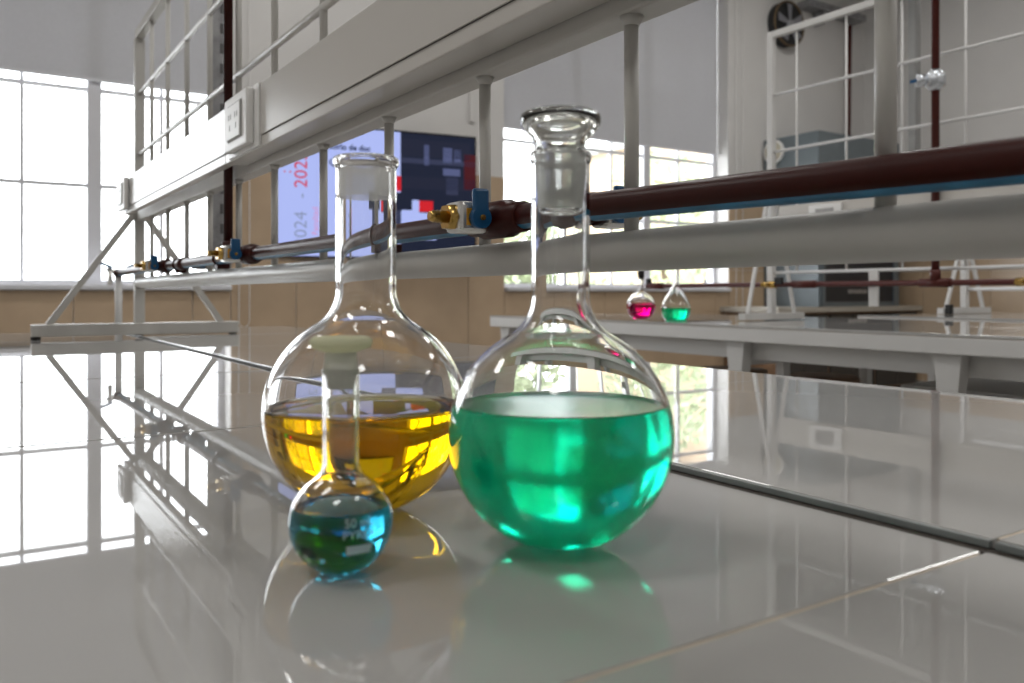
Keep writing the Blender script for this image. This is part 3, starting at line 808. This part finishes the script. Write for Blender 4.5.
# fume hood on its counter
hx0, hx1, hy, hz0, hz1 = 5.74 * K, 6.85 * K, 4.29 * K, tz(-.104 * K), tz(1.317 * K)
ct = thing('wall_counter', 'low pale counter against the far wall under the grey fume hood', 'counter', (7.4, hy + .2, 0))
MB().box(5.2 * K, 8.56, hy - .05, YB - .012, hz0 - .05, hz0 - .0005, bev=.003).build('worktop', mat('counter_top', (.42, .39, .34), .4), ct)
for i in range(3):
    a = 6.30 + i * .75
    b_ = MB().box(a, a + .73, hy + .01, YB - .02, .08, hz0 - .05).build('cabinet_body', M_WOOD, ct)
    q = MB().box(a + .01, a + .36, hy - .01, hy + .009, .1, hz0 - .07, bev=.002).build('cabinet_door', mat('dark_cabinet', (.05, .045, .04), .5)); sub(q, b_)
    q = MB().box(a + .37, a + .72, hy - .01, hy + .009, .1, hz0 - .07, bev=.002).build('cabinet_door', MATS['dark_cabinet']); sub(q, b_)
MB().box(6.33, 8.5, hy + .05, YB - .03, 0, .08).build('plinth', M_DARK, ct)
hd = thing('fume_hood', 'grey metal fume hood with dark sash opening against the far wall', 'fume hood', (hx0 / 2 + hx1 / 2, hy + .3, hz0))
MB().box(hx0, hx1, hy, YB - .012, hz0, hz1, bev=.006).build('hood_case', M_HOOD, hd)
MB().box(hx0 + .08, hx1 - .12, hy - .004, hy - .0005, hz0 + .05, hz0 + .58).build('sash_glass', M_HOODD, hd)
m = MB().box(hx0 + .04, hx0 + .08, hy - .02, hy, hz0 + .02, hz0 + .62).box(hx1 - .12, hx1 - .06, hy - .02, hy, hz0 + .02, hz0 + .62).box(hx0 + .08, hx1 - .12, hy - .02, hy, hz0 + .58, hz0 + .62)
m.build('sash_frame', M_HOOD, hd)
MB().box(hx0 + .45, hx0 + .75, hy - .012, hy - .005, hz0 + .13, hz0 + .17).build('sash_handle', M_GALV, hd)
fc = on_x(775, 152, hx0)
MB().tube([(hx0 - .03, fc.y, fc.z), (hx0 - .0005, fc.y, fc.z)], .12, 28).build('side_port', M_PLATE, hd)
MB().tube([(hx0 - .034, fc.y, fc.z), (hx0 - .0302, fc.y, fc.z)], .10, 28).build('port_cover', mat('port_beige', (.50, .46, .36), .5), hd)
# round exhaust fan high on the wall
fn = on_y(782, 26, YB)
fan = thing('exhaust_fan', 'round dark exhaust fan with brass rim high on the far wall', 'fan', (fn.x, YB, fn.z))
MB().tube([(fn.x, YB - .09, fn.z), (fn.x, YB - .0005, fn.z)], .23, 32).build('fan_drum', M_DARK, fan)
ringp = [(fn.x + .23 * math.cos(a * math.pi / 16), YB - .095, fn.z + .23 * math.sin(a * math.pi / 16)) for a in range(33)]
MB().tube(ringp, .011, 8).build('fan_rim', mat('fan_brass', (.16, .11, .06), .5, metal=.4), fan)
for k in range(5):
    a = k * 2 * math.pi / 5 + .3
    d = Vector((math.cos(a), 0, math.sin(a))); e = Vector((-math.sin(a), 0, math.cos(a)))
    c0 = Vector((fn.x, YB - .105, fn.z))
    vs = []
    for dy in (0, .004):
        vs += [c0 + d * .03 - e * .02 + Vector((0, dy, 0)), c0 + d * .03 + e * .02 + Vector((0, dy, 0)), c0 + d * .19 + e * .07 + Vector((0, dy - .02, 0)), c0 + d * .20 - e * .03 + Vector((0, dy, 0))]
    MB().add(vs, [(0, 1, 2, 3), (7, 6, 5, 4), (0, 4, 5, 1), (1, 5, 6, 2), (2, 6, 7, 3), (3, 7, 4, 0)]) if False else None
    mb = MB(); mb.add(vs, [(0, 1, 2, 3), (7, 6, 5, 4), (0, 4, 5, 1), (1, 5, 6, 2), (2, 6, 7, 3), (3, 7, 4, 0)])
    mb.build('fan_blade', mat('fan_grey', (.22, .22, .24), .5), fan)
MB().tube([(fn.x, YB - .13, fn.z), (fn.x, YB - .0905, fn.z)], [.03, .042], 20).build('fan_hub', M_GALV, fan)
cv = on_y(845, 60, YB)
dp = thing('exhaust_pipe', 'thin dark brown pipe dropping down the far wall to the fume hood', 'pipe', (cv.x - .02, YB - .03, hz1))
MB().tube([(cv.x, YB - .035, hz1 + .001), (cv.x + .03, YB - .035, tz(2.50 * K))], .027, 14).build('drop_pipe', M_BR2, dp)
MB().tube([(cv.x, YB - .035, hz1 + .001), (cv.x, YB - .035, hz1 + .03)], .035, 14).build('flange', M_BR2, dp)
cc = thing('cable_tray', 'grey metal tray bracket high on the far wall beside the fan', 'tray', (fn.x + .6, YB, tz(2.55 * K)))
MB().box(fn.x + .24, cv.x + .16, YB - .16, YB - .001, tz(2.53 * K), tz(2.59 * K), bev=.003).build('tray', M_GALV, cc)
MB().box(fn.x + .50, fn.x + .53, YB - .13, YB - .001, tz(2.41 * K), tz(2.53 * K)).build('bracket', M_GALV, cc)

# stools and cabinet under / behind the second bench
def stool(label, x, y):
    t = thing('lab_stool', label, 'stool', (x, y, 0), 'wooden lab stools')
    MB().lathe([(0, .66), (.155, .66), (.165, .668), (.165, .688), (.155, .696), (0, .696)], 32, (x, y, 0)).build('seat', M_WOOD, t, fix=True)
    for k in range(4):
        a = math.pi / 4 + k * math.pi / 2
        MB().bar((x + .19 * math.cos(a), y + .19 * math.sin(a), 0), (x + .12 * math.cos(a), y + .12 * math.sin(a), .66), .035, .035).build('leg', M_WOOD, t)
    for k in range(4):
        a = math.pi / 4 + k * math.pi / 2; b = a + math.pi / 2
        MB().bar((x + .166 * math.cos(a), y + .166 * math.sin(a), .25), (x + .166 * math.cos(b), y + .166 * math.sin(b), .25), .02, .025).build('stretcher', M_WOOD, t)
stool('wooden lab stool under the bench across the aisle, leftmost of three', 3.0, 2.72)
stool('wooden lab stool under the bench across the aisle, middle of three', 3.05, 2.28)
stool('wooden lab stool under the bench across the aisle, rightmost of three', 3.0, 1.08)
cab = thing('base_cabinet', 'white base cabinet under the bench across the aisle', 'cabinet', (3.2, 1.55, 0))
MB().box(2.98, 3.5, 1.28, 1.86, .06, .70).build('cabinet_body', M_WMET2, cab)
MB().box(3.02, 3.46, 1.31, 1.83, 0, .06).build('plinth', M_DARK, cab)
for i in range(3):
    a = 1.29 + i * .19
    d_ = MB().box(2.962, 2.979, a, a + .182, .09, .69, bev=.002).build('cabinet_door', M_WMET2, cab)
    q = MB().box(2.945, 2.9615, a + .02, a + .03, .45, .57).build('door_handle', M_CHROME); sub(q, d_)

# ------------------------------------------------------------------ outdoors
gr = struct(MB().box(-30, 45, YB + .3, 60, -.5, -.4).build('ground_outside', M_GROUND))
def tree(label, x, y, h, cr, n, seed, droop=False):
    rnd = random.Random(seed)
    t = thing('tree', label, 'tree', (x, y, -.4), 'trees outside the window')
    MB().tube([(x, y, -.4), (x + .1, y, h * .4), (x, y + .05, h * .8)], [.12, .09, .04], 8).build('trunk', M_BARK, t)
    mb = MB()
    for i in range(n):
        th = rnd.uniform(0, 2 * math.pi); ph = math.acos(rnd.uniform(-1, 1)); rr = cr * rnd.uniform(.15, 1) ** .6
        c = Vector((x + rr * math.sin(ph) * math.cos(th), y + rr * math.sin(ph) * math.sin(th) * .8, h + rr * 1.3 * math.cos(ph)))
        L = rnd.uniform(.14, .26); W = L * .28
        d = Vector((rnd.uniform(-1, 1), rnd.uniform(-1, 1), rnd.uniform(-1.2, .4))).normalized()
        e = d.cross(Vector((rnd.uniform(-1, 1), rnd.uniform(-1, 1), rnd.uniform(-1, 1)))).normalized()
        mb.add([c, c + d * L * .5 + e * W, c + d * L, c + d * L * .5 - e * W], [(0, 1, 2, 3)])
    f_ = mb.build('foliage', M_LEAF, t); f_['kind'] = 'stuff'
for (px, Y, h, cr, n, lb) in ((517, 9.5, 1.6, .62, 620, 'slim tree outside the far window, left of the green flask neck'),
                              (664, 10.0, 2.2, 1.05, 700, 'leafy tree outside the far window beside the thick window post'),
                              (590, 12.0, .5, .9, 500, 'low pale bush outside the far window behind the green flask neck')):
    p = on_y(px, 200, Y); tree(lb, p.x, Y, h, cr, n, px)
bl = thing('building', 'tan building seen through the right edge of the far window', 'building', (14.5, 14, -.4))
p = on_y(699, 200, 13)
MB().box(p.x - .15, p.x + 5, 13, 17, -.4, 4.5).build('building_wall', mat('tan_render', (.45, .33, .22), .8), bl)
MB().box(p.x + .15, p.x + .75, 12.97, 12.999, 1.2, 2.4).build('building_window', M_HOODD, bl)
MB().box(p.x - .3, p.x + 5.1, 12.9, 17.1, 4.5, 4.7).build('roof_slab', M_GROUND, bl)
